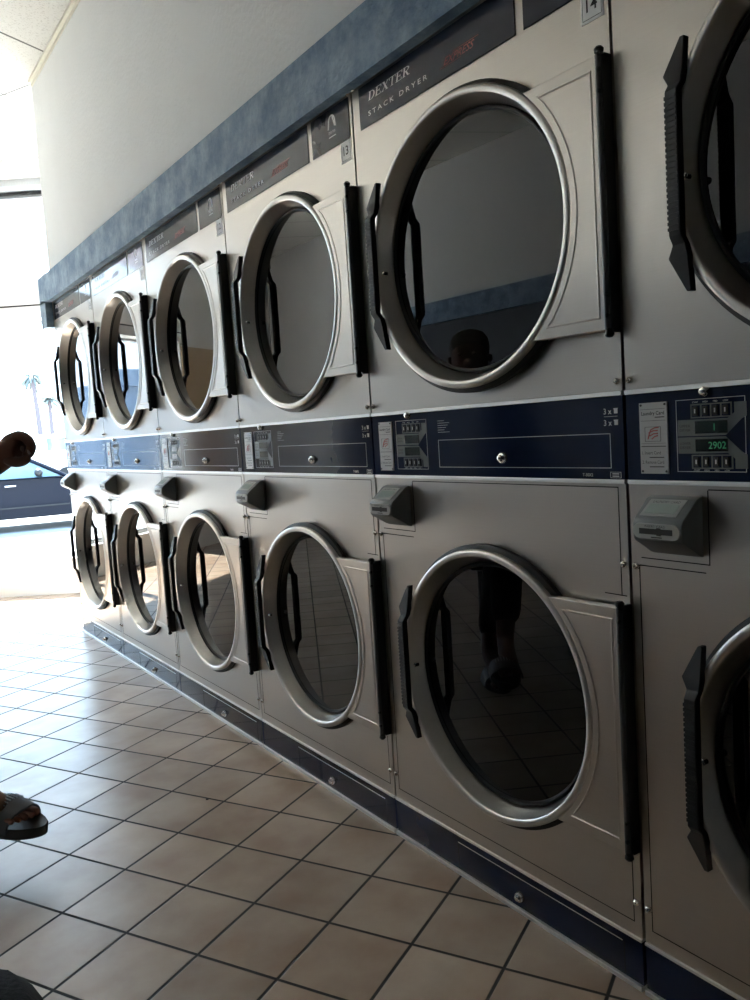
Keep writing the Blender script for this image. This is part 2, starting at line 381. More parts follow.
def make_door(root, zc, lower=False):
    bm = B()
    lathe_x(bm, [(-.010, RR), (-.022, RR), (-.0265, RR - .001), (-.0290, RR - .004), (-.0295, RR - .009), (-.0290, RR - .0135), (-.0270, RR - .0160), (-.022, RR - .0175),
                 (-.002, RR - .025), (.018, RR - .0325), (.021, RR - .028), (-.004, RR - .010), (-.010, RR - .002)], YC, zc, close=True)
    door = obj('door', bm, 'steel_ring', root, smooth=True, angle=50)
    bm = B()   # black seal around the door and around the glass
    lathe_x(bm, [(.0, RR + .010), (-.012, RR + .010), (-.014, RR + .004), (-.018, RR - .004), (.0, RR - .004)], YC, zc, close=True)
    lathe_x(bm, [(.0205, RR - .030), (.012, RR - .0325), (.0095, RR - .037), (.011, RR - .041), (.018, RR - .0435), (.0215, RR - .03)], YC, zc, close=True)
    obj('door_seal', bm, 'rubber', door, smooth=True)
    bm = B(); lathe_x(bm, [(.0155, 0), (.0155, RR - .0395), (.0205, RR - .0395), (.0205, 0)], YC, zc, n=96)
    obj('door_glass', bm, 'doorglass', door)
    # hinge panel : straight right side, concave round left side
    H = .229; a0 = math.asin(H / (RR + .004))
    R2 = RR + .0015
    arc = [(YC - R2 * math.cos(t), zc + R2 * math.sin(t)) for t in [(-a0 + 2 * a0 * i / 24) for i in range(25)]]
    pts = arc + [(.008, zc + H), (.008, zc - H)]
    bm = B(); prism(bm, pts, -.0285, -.008, 'x', bev=.0015)
    # raised inner field with a soft border
    Hi = H - .020; Ri = R2 + .0115; ai = math.asin(Hi / Ri)
    arci = [(YC - Ri * math.cos(t), zc + Ri * math.sin(t)) for t in [(-ai + 2 * ai * i / 24) for i in range(25)]]
    inner = arci + [(.021, zc + Hi), (.021, zc - Hi)]
    n = len(inner)
    cy = sum(p[0] for p in inner) / n
    def shrink(d):
        out = []
        for (y, z) in inner:
            yy = y - d if y > .03 else y + d
            zz = z - d if z > zc + Hi - .001 else (z + d if z < zc - Hi + .001 else z)
            out.append((yy, zz))
        return out
    lv = [(-.0285, inner), (-.0301, shrink(.0015)), (-.0301, shrink(.003)), (-.0288, shrink(.005))]
    rows = [[bm.verts.new((x, *p)) for p in pp] for x, pp in lv]
    for a, b in zip(rows, rows[1:]):
        for i in range(n): bm.faces.new((a[i], a[(i + 1) % n], b[(i + 1) % n], b[i]))
    hp = obj('hinge_panel', bm, 'steel', door)
    # hinge
    bm = B()
    box(bm, -.018, .0, .0000, .0080, zc - H - .004, zc + H + .004, bev=.001)
    tube(bm, [(-.026, .0055, zc - H - .012), (-.026, .0055, zc - H + .002)], .0060, 10); tube(bm, [(-.026, .0055, zc + H - .002), (-.026, .0055, zc + H + .012)], .0060, 10)
    box(bm, -.026, -.012, .000, .0040, zc - H, zc + H)
    for s in (-1, 1):
        lathe_z(bm, -.026, .0055, [(zc + s * (H + .003), .0075), (zc + s * (H + .009), .0085), (zc + s * (H + .013), .005), (zc + s * (H + .014), 0)])
        for d in (.024, .060):
            lathe_x(bm, [(-.028, .0038), (-.0335, .0038), (-.0345, .002), (-.0345, 0)], .0045, zc + s * (H - d), 10)
    obj('hinge', bm, 'black', door, smooth=True)
    bm = B()   # bright rolled edge where the panel wraps the hinge pin
    tube(bm, [(-.0260, .0080, zc - H), (-.0260, .0080, zc + H)], .0056, 12)
    obj('hinge_sleeve', bm, 'hingegray', door, smooth=True)
    # handle
    bm = B()
    yh = YC + RR - .0445
    secs = [(.191, -.018, -.032, .002, .010), (.138, -.028, -.043, -.001, .034), (.120, -.034, -.048, -.001, .022), (.108, -.044, -.059, -.001, .020)]
    secs = secs + [(-z, a, b_, c, d) for z, a, b_, c, d in reversed(secs)]
    rows = [[bm.verts.new((x, yh + y, zc + z)) for x, y in ((xi, y0), (xo, y0), (xo, y1), (xi, y1))] for z, xi, xo, y0, y1 in secs]
    for a, b_ in zip(rows, rows[1:]):
        for i in range(4): bm.faces.new((a[i], a[(i + 1) % 4], b_[(i + 1) % 4], b_[i]))
    bm.faces.new(rows[0]); bm.faces.new(rows[-1][::-1])
    bmesh.ops.bevel(bm, geom=list(bm.edges), offset=.0012, segments=1, profile=.5, affect='EDGES')
    for i in range(24):
        z = zc - .0975 + i * .0085
        box(bm, -.0602, -.0585, yh + .0005, yh + .0205, z - .0024, z + .0024)
        box(bm, -.0592, -.046, yh + .0195, yh + .0212, z - .0024, z + .0024)
    obj('handle', bm, 'black', door)
    bm = B()
    lathe_x(bm, [(-.006, .006), (-.016, .006), (-.018, .003), (-.018, 0)], YC + RR - .0255, zc - .012, 12)
    obj('screw', bm, 'chrome', door, smooth=True)
    return door

def lathe_z(bm, x, y, prof, n=12):
    rings = []
    for z, r in prof:
        if r < 1e-6: rings.append([bm.verts.new((x, y, z))]); continue
        rings.append([bm.verts.new((x + r * math.cos(2 * PI * i / n), y + r * math.sin(2 * PI * i / n), z)) for i in range(n)])
    for a, b in zip(rings, rings[1:]):
        if len(b) == 1:
            for i in range(n): bm.faces.new((a[i], a[(i + 1) % n], b[0]))
        else:
            for i in range(n): bm.faces.new((a[i], a[(i + 1) % n], b[(i + 1) % n], b[i]))
    if len(rings[0]) > 1: bm.faces.new(rings[0])

def bolt(root, y, z, name='bolt', r=.0062):
    bm = B(); lathe_x(bm, [(.0, r + .001), (-.002, r + .001), (-.006, r * .8), (-.007, r * .55), (-.004, r * .45), (-.004, 0)], y, z, 14)
    return obj(name, bm, 'chrome', root, smooth=True, angle=40)

def lock(root, y, z):
    bm = B(); lathe_x(bm, [(.0, .0125), (-.003, .0125), (-.008, .0105), (-.009, .007), (-.014, .006), (-.015, .0045), (-.0155, 0)], y, z, 20)
    box(bm, -.0162, -.0150, y - .0008, y + .0008, z - .0035, z + .0035)
    return obj('lock', bm, 'chrome', root, smooth=True, angle=40)

def make_dryer():
    root = thing('stack_dryer', '', 'dryer')
    # cabinet
    bm = B(); box(bm, .045, 1.05, .004, .796, .012, 1.93)
    obj('cabinet', bm, 'dryerside', root)
    bm = B(); box(bm, .022, .046, .0025, .7975, .012, 1.932); o = obj('cabinet_edge', bm, 'gap', root)
    # stainless fronts
    bm = B(); panel_with_hole(bm, .0035, .7965, 1.122, 1.931, YC, Z1, RR - .018, 0, .022)
    obj('upper_front_panel', bm, 'steel', root)
    bm = B(); panel_with_hole(bm, .0035, .7965, .102, .956, YC, Z2, RR - .018, 0, .022)
    lf = obj('lower_front_panel', bm, 'steel', root)
    # access panel joint lines on the lower front
    bm = B(); wl = .0018; x = -.0005
    bar(bm, .020, .779, .129, .129 + wl, x)                    # bottom
    bar(bm, .020, .020 + wl, .129, .262, x); bar(bm, .020, .020 + wl, .752, .949, x)
    bar(bm, .779, .779 + wl, .129, .812, x)
    bar(bm, .020, .640, .949, .949 + wl, x)
    bar(bm, .640, .640 + wl, .826, .949, x)
    bar(bm, .640, .775, .826, .826 + wl, x)
    bar(bm, .648, .779, .812, .812 + wl, x)
    bar(bm, .010, .060, .752, .752 + wl, x)
    obj('panel_joint', bm, 'gap', lf)
    make_door(root, Z1); make_door(root, Z2, True)
    # aluminium strips
    for z0, z1 in ((1.1133, 1.1212), (.9565, .9640), (.0955, .1015)):
        bm = B(); box(bm, -.004, .02, .0035, .7965, z0, z1, bev=.001); obj('trim_strip', bm, 'alu', root)
    bm = B(); box(bm, -.008, .02, .0035, .7965, .0, .010, bev=.001); obj('trim_strip', bm, 'alu', root)
    # control panel
    bm = B(); box(bm, -.001, .02, .0035, .7965, .9640, 1.1133); cp = obj('control_panel', bm, 'navy', root)
    bm = B(); box(bm, -.0035, -.0005, .711, .767, .9755, 1.0965, bev=.0005)
    sg = obj('card_sign', bm, 'signplate', cp)
    bm = B(); X = -.0041
    text_pts(bm, 'Laundry Card', .762, 1.0755, .0062, X, width=.046, bold=.02)
    bar(bm, .716, .735, 1.0705, 1.0722, X)
    bar(bm, .714, .764, 1.0850, 1.0856, X); bar(bm, .714, .764, 1.0655, 1.0661, X); bar(bm, .714, .764, 1.0215, 1.0227, X); bar(bm, .714, .764, 1.027, 1.0274, X)
    outline(bm, .724, .756, 1.0305, 1.0555, .0006, X)
    text_pts(bm, '1. Insert Card', .763, 1.0085, .0058, X, width=.038)
    bar(bm, .719, .748, 1.0025, 1.0040, X)
    text_pts(bm, '2. Remove Card', .763, .9925, .0058, X, width=.044)
    bar(bm, .719, .748, .9865, .9880, X)
    for yy in (.715, .763):
        for zz in (.9795, 1.0925):
            lathe_x(bm, [(X + .0004, .0022), (X - .0006, .0018), (X - .0006, 0)], yy, zz, 8)
    obj('sign_lettering', bm, 'ink', cp)
    bm = B()
    for a, b_ in (((.750, 1.0345), (.744, 1.0500)), ((.744, 1.0500), (.728, 1.0540)), ((.748, 1.0450), (.730, 1.0490)), ((.746, 1.0400), (.730, 1.0440)), ((.742, 1.0345), (.730, 1.0400))):
        tube(bm, [(X, *a), (X, (a[0] + b_[0]) / 2, (a[1] + b_[1]) / 2 + .0015), (X, *b_)], .0011, 5)
    obj('sign_emblem', bm, 'redtext', cp)
    # keypad
    bm = B(); outline(bm, .572, .695, .979, 1.097, .0009, -.0014)
    outline(bm, .033, .530, .984, 1.047, .0012, -.0014)
    obj('panel_outline', bm, 'graytext', cp)
    bm = B(); bar(bm, .0345, .5285, .9855, 1.0455, -.0013); obj('coin_drawer', bm, 'navy', cp)
    for up in (1, -1):
        zz = (lambda d: 1.0365 + up * d)
        bm = B()
        pts = [(.692, zz(.001)), (.606, zz(.001)), (.578, zz(.026)), (.570, zz(.030)), (.570, zz(.052)), (.590, zz(.052)), (.590, zz(.036)), (.602, zz(.0275)), (.692, zz(.0275))]
        vs = [bm.verts.new((-.0020, *p)) for p in pts]; vs2 = [bm.verts.new((-.0006, *p)) for p in pts]
        for poly in ([0, 1, 7, 8], [1, 2, 6, 7], [2, 3, 4, 5, 6]):
            bm.faces.new([vs[i] for i in poly])
        for i in range(9): bm.faces.new((vs[i], vs2[i], vs2[(i + 1) % 9], vs[(i + 1) % 9]))
        zb0, zb1 = sorted((zz(.0295), zz(.0525)))
        for a in ((.594, .667, zb0, zb1),): outline(bm, *a, .0022, -.0024)
        for k in range(5): bar(bm, .594 + k * .01775 - .0005, .594 + k * .01775 + .0020, zb0, zb1, -.0024)
        obj('indicator_arrow', bm, 'arrowgray', cp)
        bm = B(); z0, z1 = sorted((zz(.0045), zz(.0245))); box(bm, -.0032, -.0012, .602, .659, z0, z1)
        obj('led_window', bm, 'led', cp)
        bm = B()
        for k in range(4):
            y = .6045 + k * .01775
            box(bm, -.0042, -.001, y - .004, y + .0045, zb0 + .004, zb1 - .004, bev=.001)
        obj('start_buttons', bm, 'black', cp)
        bm = B()
        zt = 1.0905 if up > 0 else .9805
        for k, t in enumerate(('START', 'HIGH', 'MED', 'LOW')):
            text_pts(bm, t, .6580 - k * .0180, zt, .0028, -.0022, align='CENTER')
        for k in range(4): bar(bm, .6045 + k * .01775 - .0010, .6045 + k * .01775 + .0010, zb0 + .008, zb1 - .008, -.0046)
        obj('button_lettering', bm, 'graytext', cp)
        bm = B()
        text_pts(bm, 'UPPER' if up > 0 else 'LOWER', .688, zz(.0142) + .0012, .0042, -.0024, width=.020)
        text_pts(bm, 'DRYER', .688, zz(.0142) - .0055, .0042, -.0024, width=.020)
        obj('arrow_lettering', bm, 'ink', cp)
    for z in (1.0815, 1.0610):
        bm = B(); text_pts(bm, '3 x', .0460, z, .0105, -.0018, bold=.01)
        z += .0005; box(bm, -.0018, -.001, .0150, .0225, z, z + .0085); bar(bm, .0140, .0235, z + .0075, z + .0095, -.0020)
        obj('capacity_lettering', bm, 'graytext', cp)
    bm = B(); bar(bm, .0155, .0455, 1.0768, 1.0774, -.0014); obj('capacity_line', bm, 'graytext', cp)
    bm = B(); text_pts(bm, 'T-30X2', .1010, .9690, .0058, -.0018, bold=.01); obj('model_number', bm, 'graytext', cp)
    bm = B()
    outline(bm, .0120, .0360, .9665, .9775, .0007, -.0014)
    bar(bm, .0165, .0315, .9732, .9750, -.0014); bar(bm, .0165, .0315, .9690, .9708, -.0014)
    obj('origin_box', bm, 'graytext', cp)
    bm = B()
    for i in range(6): bar(bm, .5290 - (.0 if i else .0), .505 - .006 * ((i * 7) % 4), 1.0900 - i * .0052, 1.0908 - i * .0052, -.0014)
    obj('instruction_lines', bm, 'graytext', cp)
    lock(cp, .315, 1.0045)
    bm = B(); lathe_x(bm, [(.0, .0085), (-.005, .0085), (-.010, .006), (-.011, .003), (-.011, 0)], .640, 1.1085, 14)
    obj('stud', bm, 'chrome', cp, smooth=True)
    # card reader
    bm = B()
    yl, yr = .748, .650
    back = [(-.004, .842), (-.004, .938)]
    prof = [(-.001, .838), (-.010, .842), (-.058, .868), (-.062, .874), (-.062, .898), (-.058, .905), (-.016, .936), (-.001, .940)]
    A_ = [bm.verts.new((x, yl - (.006 if x < -.02 else 0), z)) for x, z in prof]; B_ = [bm.verts.new((x, yr - (.003 if x < -.02 else 0) + (.0), z)) for x, z in prof]
    bm.faces.new(A_); bm.faces.new(B_[::-1])
    for i in range(len(prof)): bm.faces.new((A_[i], B_[i], B_[(i + 1) % 8], A_[(i + 1) % 8]))
    bmesh.ops.bevel(bm, geom=list(bm.edges), offset=.0025, segments=2, profile=.5, affect='EDGES')
    rd = obj('card_reader', bm, 'readergray', root, smooth=True, angle=30)
    bm = B()   # oval face
    pts = []
    cy0, cy1, cz, rr = .7275, .6620, .8860, .0125
    for i in range(13): t = PI / 2 + PI * i / 12; pts.append((cy1 + (-rr) * -math.cos(t) * 1, cz + rr * math.sin(t)))
    pts = [(cy1 - rr * math.sin(PI * i / 12), cz + rr * math.cos(PI * i / 12)) for i in range(13)] + [(cy0 + rr * math.sin(PI * i / 12), cz - rr * math.cos(PI * i / 12)) for i in range(13)]
    prism(bm, pts, -.0645, -.060, 'x', bev=.0006); obj('slot_plate', bm, 'readerface', rd)
    bm = B(); box(bm, -.0650, -.0640, .6630, .7270, .8810, .8905); box(bm, -.0652, -.064, .685, .693, .8795, .892)
    text_pts(bm, 'INSERT CARD', .716, .8925, .0036, -.0649, width=.040); bar(bm, .683, .704, .8755, .8772, -.0649)
    obj('card_slot', bm, 'ink', rd)
    # sloped display on the top face : direction from (-.058,.905) to (-.016,.936)
    def slope(bm2, y0, y1, t0, t1, off, th=.0008):
        dx, dz = (.042, .031); L_ = math.hypot(dx, dz); nx, nz = -dz / L_, dx / L_
        vs = []
        for h_ in (off, off + th):
            for (y, t) in ((y0, t0), (y1, t0), (y1, t1), (y0, t1)):
                vs.append(bm2.verts.new((-.058 + dx * t + nx * h_, y, .905 + dz * t + nz * h_)))
        for f in ((0, 1, 2, 3), (4, 5, 6, 7), (0, 1, 5, 4), (1, 2, 6, 5), (2, 3, 7, 6), (3, 0, 4, 7)): bm2.faces.new([vs[i] for i in f])
    bm = B(); slope(bm, .665, .735, .14, .92, .0002); obj('display_bezel', bm, 'readerface', rd)
    bm = B(); slope(bm, .671, .729, .26, .68, .0010); obj('display', bm, 'lcd', rd)
    bm = B()
    tb = B(); text_pts(tb, 'LAUNDRY CARD', 0, 0, 1.0, 0, width=1.0); 
    dx, dz = (.042, .031); L_ = math.hypot(dx, dz); nx, nz = -dz / L_, dx / L_
    mp = {}
    for v in tb.verts:
        yy = .726 - (-v.co.y) * .052; t = .74 + v.co.z * .11
        mp[v] = bm.verts.new((-.058 + dx * t + nx * .0013, yy, .905 + dz * t + nz * .0013))
    for f_ in tb.faces: bm.faces.new([mp[v] for v in f_.verts])
    tb.free(); obj('reader_lettering', bm, 'ink', rd)
    # name plates
    bm = B(); box(bm, -.0022, .0, .223, .765, 1.811, 1.909, bev=.0006); np_ = obj('name_plate', bm, 'navy2', root)
    bm = B(); serif_word(bm, 'DEXTER', .724, 1.8665, .0195, .170, -.0030); obj('maker_lettering', bm, 'graytext', np_)
    bm = B(); text_pts(bm, 'STACK DRYER', .726, 1.8325, .0115, -.0030, width=.232, space=1.5, bold=.012); obj('model_lettering', bm, 'graytext', np_)
    bm = B(); text_pts(bm, 'EXPRESS', .437, 1.8375, .0150, -.0030, width=.100, shear=.45, bold=.01); obj('express_lettering', bm, 'redtext', np_)
    bm = B(); bar(bm, .448, .380, 1.8345, 1.8352, -.0030); obj('express_stripe', bm, 'redtext', np_)
    bm = B(); bar(bm, .405, .325, 1.8545, 1.8552, -.0030); obj('express_stripe', bm, 'redtext', np_)
    bm = B(); box(bm, -.0022, .0, .014, .201, 1.811, 1.909, bev=.0006); np2 = obj('name_plate', bm, 'navy2', root)
    bm = B()
    def quad(pts): bm.faces.new([bm.verts.new((-.0026, *p)) for p in pts])
    arc = [(.095 + .018 * math.cos(t), 1.876 + .018 * math.sin(t)) for t in [PI * i / 10 for i in range(11)]]
    arci = [(.095 + .012 * math.cos(t), 1.876 + .014 * math.sin(t)) for t in [PI * i / 10 for i in range(11)]]
    for i in range(10): quad([arc[i], arc[i + 1], arci[i + 1], arci[i]])
    quad([(.113, 1.876), (.107, 1.876), (.110, 1.860), (.116, 1.860)]); quad([(.083, 1.876), (.077, 1.876), (.074, 1.858), (.083, 1.866)])
    quad([(.095, 1.894), (.089, 1.890), (.078, 1.862), (.084, 1.862)])
    text_pts(bm, 'DEXTER', .095, 1.8475, .0066, -.0026, align='CENTER')
    bar(bm, .078, .112, 1.8385, 1.8410, -.0026)
    obj('plate_emblem', bm, 'graytext', np2)
    # kick panel
    bm = B(); box(bm, -.001, .02, .0035, .7965, .0100, .0955); kp = obj('kick_panel', bm, 'navy', root)
    bm = B(); bar(bm, .050, .540, .0775, .0795, -.002); obj('kick_panel_edge', bm, 'alu', kp)
    for yy in (.046, .5405):
        bm = B(); bar(bm, yy, yy + .0015, .014, .0775, -.0014); obj('kick_panel_joint', bm, 'gap', kp)
    lock(kp, .331, .036)
    for y in (.0135, .7865):
        for z in (.170, .811, 1.138, 1.918):
            bolt(root, y, z)
    return root

proto = make_dryer()
units = [  # index, label, number
    (0, 'stack dryer at the right edge, cut off by the frame, with a green-digit display', None),
    (1, 'nearest fully visible stainless stack dryer, with number sticker 14', '14'),
    (2, 'stainless stack dryer with number sticker 13, third from the right edge', '13'),
    (3, 'stainless stack dryer with number sticker 12, between dryers 11 and 13', '12'),
    (4, 'stainless stack dryer second from the far window end of the row', '11'),
    (5, 'farthest stainless stack dryer, at the window end under the hood corner', '10'),
]
GROUP = 'stack dryers in a row along the wall'
kids = [x for x in list(COL.objects)]
for i, lab, num in units[::-1]:
    r = proto if i == 0 else copy_tree(proto)
    r.location = (0, -W + i * W, 0)
    tag(r, lab, 'dryer', GROUP)
    if num == '14':   # its upper door stands very slightly ajar
        dr = [x for x in COL.objects if x.parent == r and x.data and x.name.startswith('door') and abs(sum(v.co.z for v in x.data.vertices) / len(x.data.vertices) - Z1) < .05][0]
        hx = Vector((-.02, .006, 0)); ang = math.radians(2.0)
        dr.matrix_local = Matrix.Translation(hx) @ Matrix.Rotation(ang, 4, 'Z') @ Matrix.Translation(-hx)
    if num:
        bm = B(); box(bm, -.0012, .0, .0130, .0620, 1.7585, 1.8150, bev=.0003)
        st = obj('number_sticker', bm, 'white', r)
        bm = B(); text_pts(bm, num, .0375, 1.776, .022, -.0016, align='CENTER', bold=.01)
        outline(bm, .0165, .0585, 1.7635, 1.8105, .0007, -.0015)
        obj('sticker_number', bm, 'ink', st)
    if i == 0:
        cp = [x for x in COL.objects if x.parent == r and x.name.startswith('control_panel')][0]
        bm = B(); text_pts(bm, '1', .6250, 1.0455, .0115, -.0036); text_pts(bm, '2902', .6350, 1.0165, .0115, -.0036)
        obj('led_digits', bm, 'leddigit', cp)

# ------------------------------------------------------------------ room
CZ = 3.127
bm = B()
A0 = Vector((-.1803, 5.6754)); DW = Vector((.8206, -.5715)); NW = Vector((.5715, .8206))
def WP(s, o, z): p = A0 + DW * s + NW * o; return (p.x, p.y, z)
def wbox(bm, s0, s1, o0, o1, z0, z1):
    vs = [bm.verts.new(WP(s, o, z)) for z in (z0, z1) for s, o in ((s0, o0), (s1, o0), (s1, o1), (s0, o1))]
    for f in ((0, 3, 2, 1), (4, 5, 6, 7), (0, 1, 5, 4), (1, 2, 6, 5), (2, 3, 7, 6), (3, 0, 4, 7)): bm.faces.new([vs[i] for i in f])
XL = -3.35; YB = -6.0; XR = 1.3
sL = (XL - A0.x) / DW.x; sR = (XR - A0.x) / DW.x
def room_poly(zb, zt, name, mat):
    bm = B()
    pl = WP(sL - .2, .02, 0); pr = WP(sR + .2, .02, 0)
    pts = [(XL - .1, YB - .1), (XR + .1, YB - .1), (pr[0], pr[1]), (pl[0], pl[1])]
    prism(bm, pts, zb, zt, 'z'); return struct(name, bm, mat)
room_poly(-.1, 0, 'floor', 'floor')
room_poly(CZ, CZ + .1, 'ceiling', 'ceiling')
# wall over and behind the dryers, ending at the far corner
bm = B(); box(bm, .0, XR, YB, 4.0, 1.936, CZ); box(bm, 1.08, XR, YB, 4.0, 0, 1.936); box(bm, .03, XR, 4.0, 4.03, 0, CZ)
struct('wall_right', bm, 'stucco')
bm = B(); box(bm, XL - .1, XL, YB, WP(sL, 0, 0)[1] + .1, 0, CZ); struct('wall_left', bm, 'wallpaint')
bm = B(); box(bm, XL - .1, XR, YB - .1, YB, 0, CZ); struct('wall_back', bm, P('back_wall_darkened', (.20, .19, .18), .8, noise=.05))  # unseen back wall, colour darkened to cut bounced light at the near end
# blue hood with its down-turned end
bm = B()
YE = 4.13
prism(bm, [(-.038, 1.912), (-.038, 2.062), (.0, 2.062), (.0, 1.934), (-.002, 1.934), (-.004, 1.914)], YB + .02, YE, 'y')
box(bm, -.038, .028, 4.005, YE, 1.775, 1.93)
box(bm, -.002, .028, 4.032, YE, 1.93, 2.062)
struct('trim_1', bm, 'blue')
bm = B(); box(bm, -.026, .0, .0, 3.995, 1.9335, 1.9355); struct('trim_2', bm, 'darkline')
bm = B(); box(bm, -.020, .0, YB, 3.99, CZ - .016, CZ - .002); box(bm, -.004, .0, YB, 3.99, CZ - .034, CZ - .016); struct('trim_3', bm, 'cream')
# opposite wall blue band seen in the door glass
bm = B(); box(bm, XL, XL + .04, -2.5, 6.4, 1.90, 2.07); struct('trim_4', bm, 'blue')
bm = B(); box(bm, XL, XL + .015, -2.5, 6.4, .12, 1.90); struct('trim_5', bm, P('dark_machine_standin', (.02, .022, .03), .4, noise=.1))  # dark sheet added in place of machines, to darken the door-glass reflection

# window wall
bm = B(); wbox(bm, sL, sR, 0, .28, -.15, .267); wbox(bm, sL, -3.5, .0, .28, .267, CZ); wbox(bm, sL, sR, -.10, .28, 3.005, CZ); wbox(bm, 1.4, sR, 0, .28, .267, CZ)
wbox(bm, -3.5, -1.95, .0, .28, .267, 3.01)
struct('wall_front', bm, 'whitetrim')
bm = B(); wbox(bm, -2.75, -1.97, -.02, .0, .267, 2.0); struct('trim_10', bm, P('tan_panel', (.50, .36, .22), .5, noise=.06))
bm = B(); wbox(bm, -1.95, 1.4, -.06, .22, 2.125, 2.335); wbox(bm, -1.95, 1.4, -.045, .22, 2.032, 2.115); struct('trim_6', bm, 'whitetrim')
bm = B(); wbox(bm, -1.95, 1.4, -.050, .2, 2.115, 2.125); wbox(bm, -1.95, 1.4, .08, .14, 2.935, 2.955); struct('trim_7', bm, 'darkline')
bm = B(); wbox(bm, -1.95, 1.4, -.05, .16, 2.955, 3.005); struct('trim_8', bm, 'frame')
# exterior eave
bm = B(); wbox(bm, -4.5, 2.2, .28, .95, 2.97, 3.15); struct('trim_9', bm, P('eave_paint', (.32, .30, .36), .8, noise=.05))
ms = [-3.5, -1.95, -.38, 1.4]
wn = 0
for k in range(1, 3):
    for z0, z1 in ((.267, 2.032), (2.335, 2.935)):
        wn += 1
        a, b_ = ms[k], ms[k + 1]
        bm = B(); fw = .028
        wbox(bm, a, a + fw, .10, .15, z0, z1); wbox(bm, b_ - fw, b_, .10, .15, z0, z1)
        wbox(bm, a + fw, b_ - fw, .10, .15, z0, z0 + .035); wbox(bm, a + fw, b_ - fw, .10, .15, z1 - .02, z1)
        w = struct('window_%d' % wn, bm, 'frame')
        bm = B(); wbox(bm, a + fw, b_ - fw, .122, .128, z0 + .035, z1 - .02)
        obj('window_pane', bm, 'pane', w)

# ------------------------------------------------------------------ outside
bm = B(); wbox(bm, -14, 16, .28, 3.2, -.25, -.14); tag(obj('sidewalk', bm, 'concrete'), kind='structure')
bm = B(); wbox(bm, -60, 70, .28, 120, -.60, -.33); tag(obj('parking_lot', bm, 'asphalt'), kind='structure')

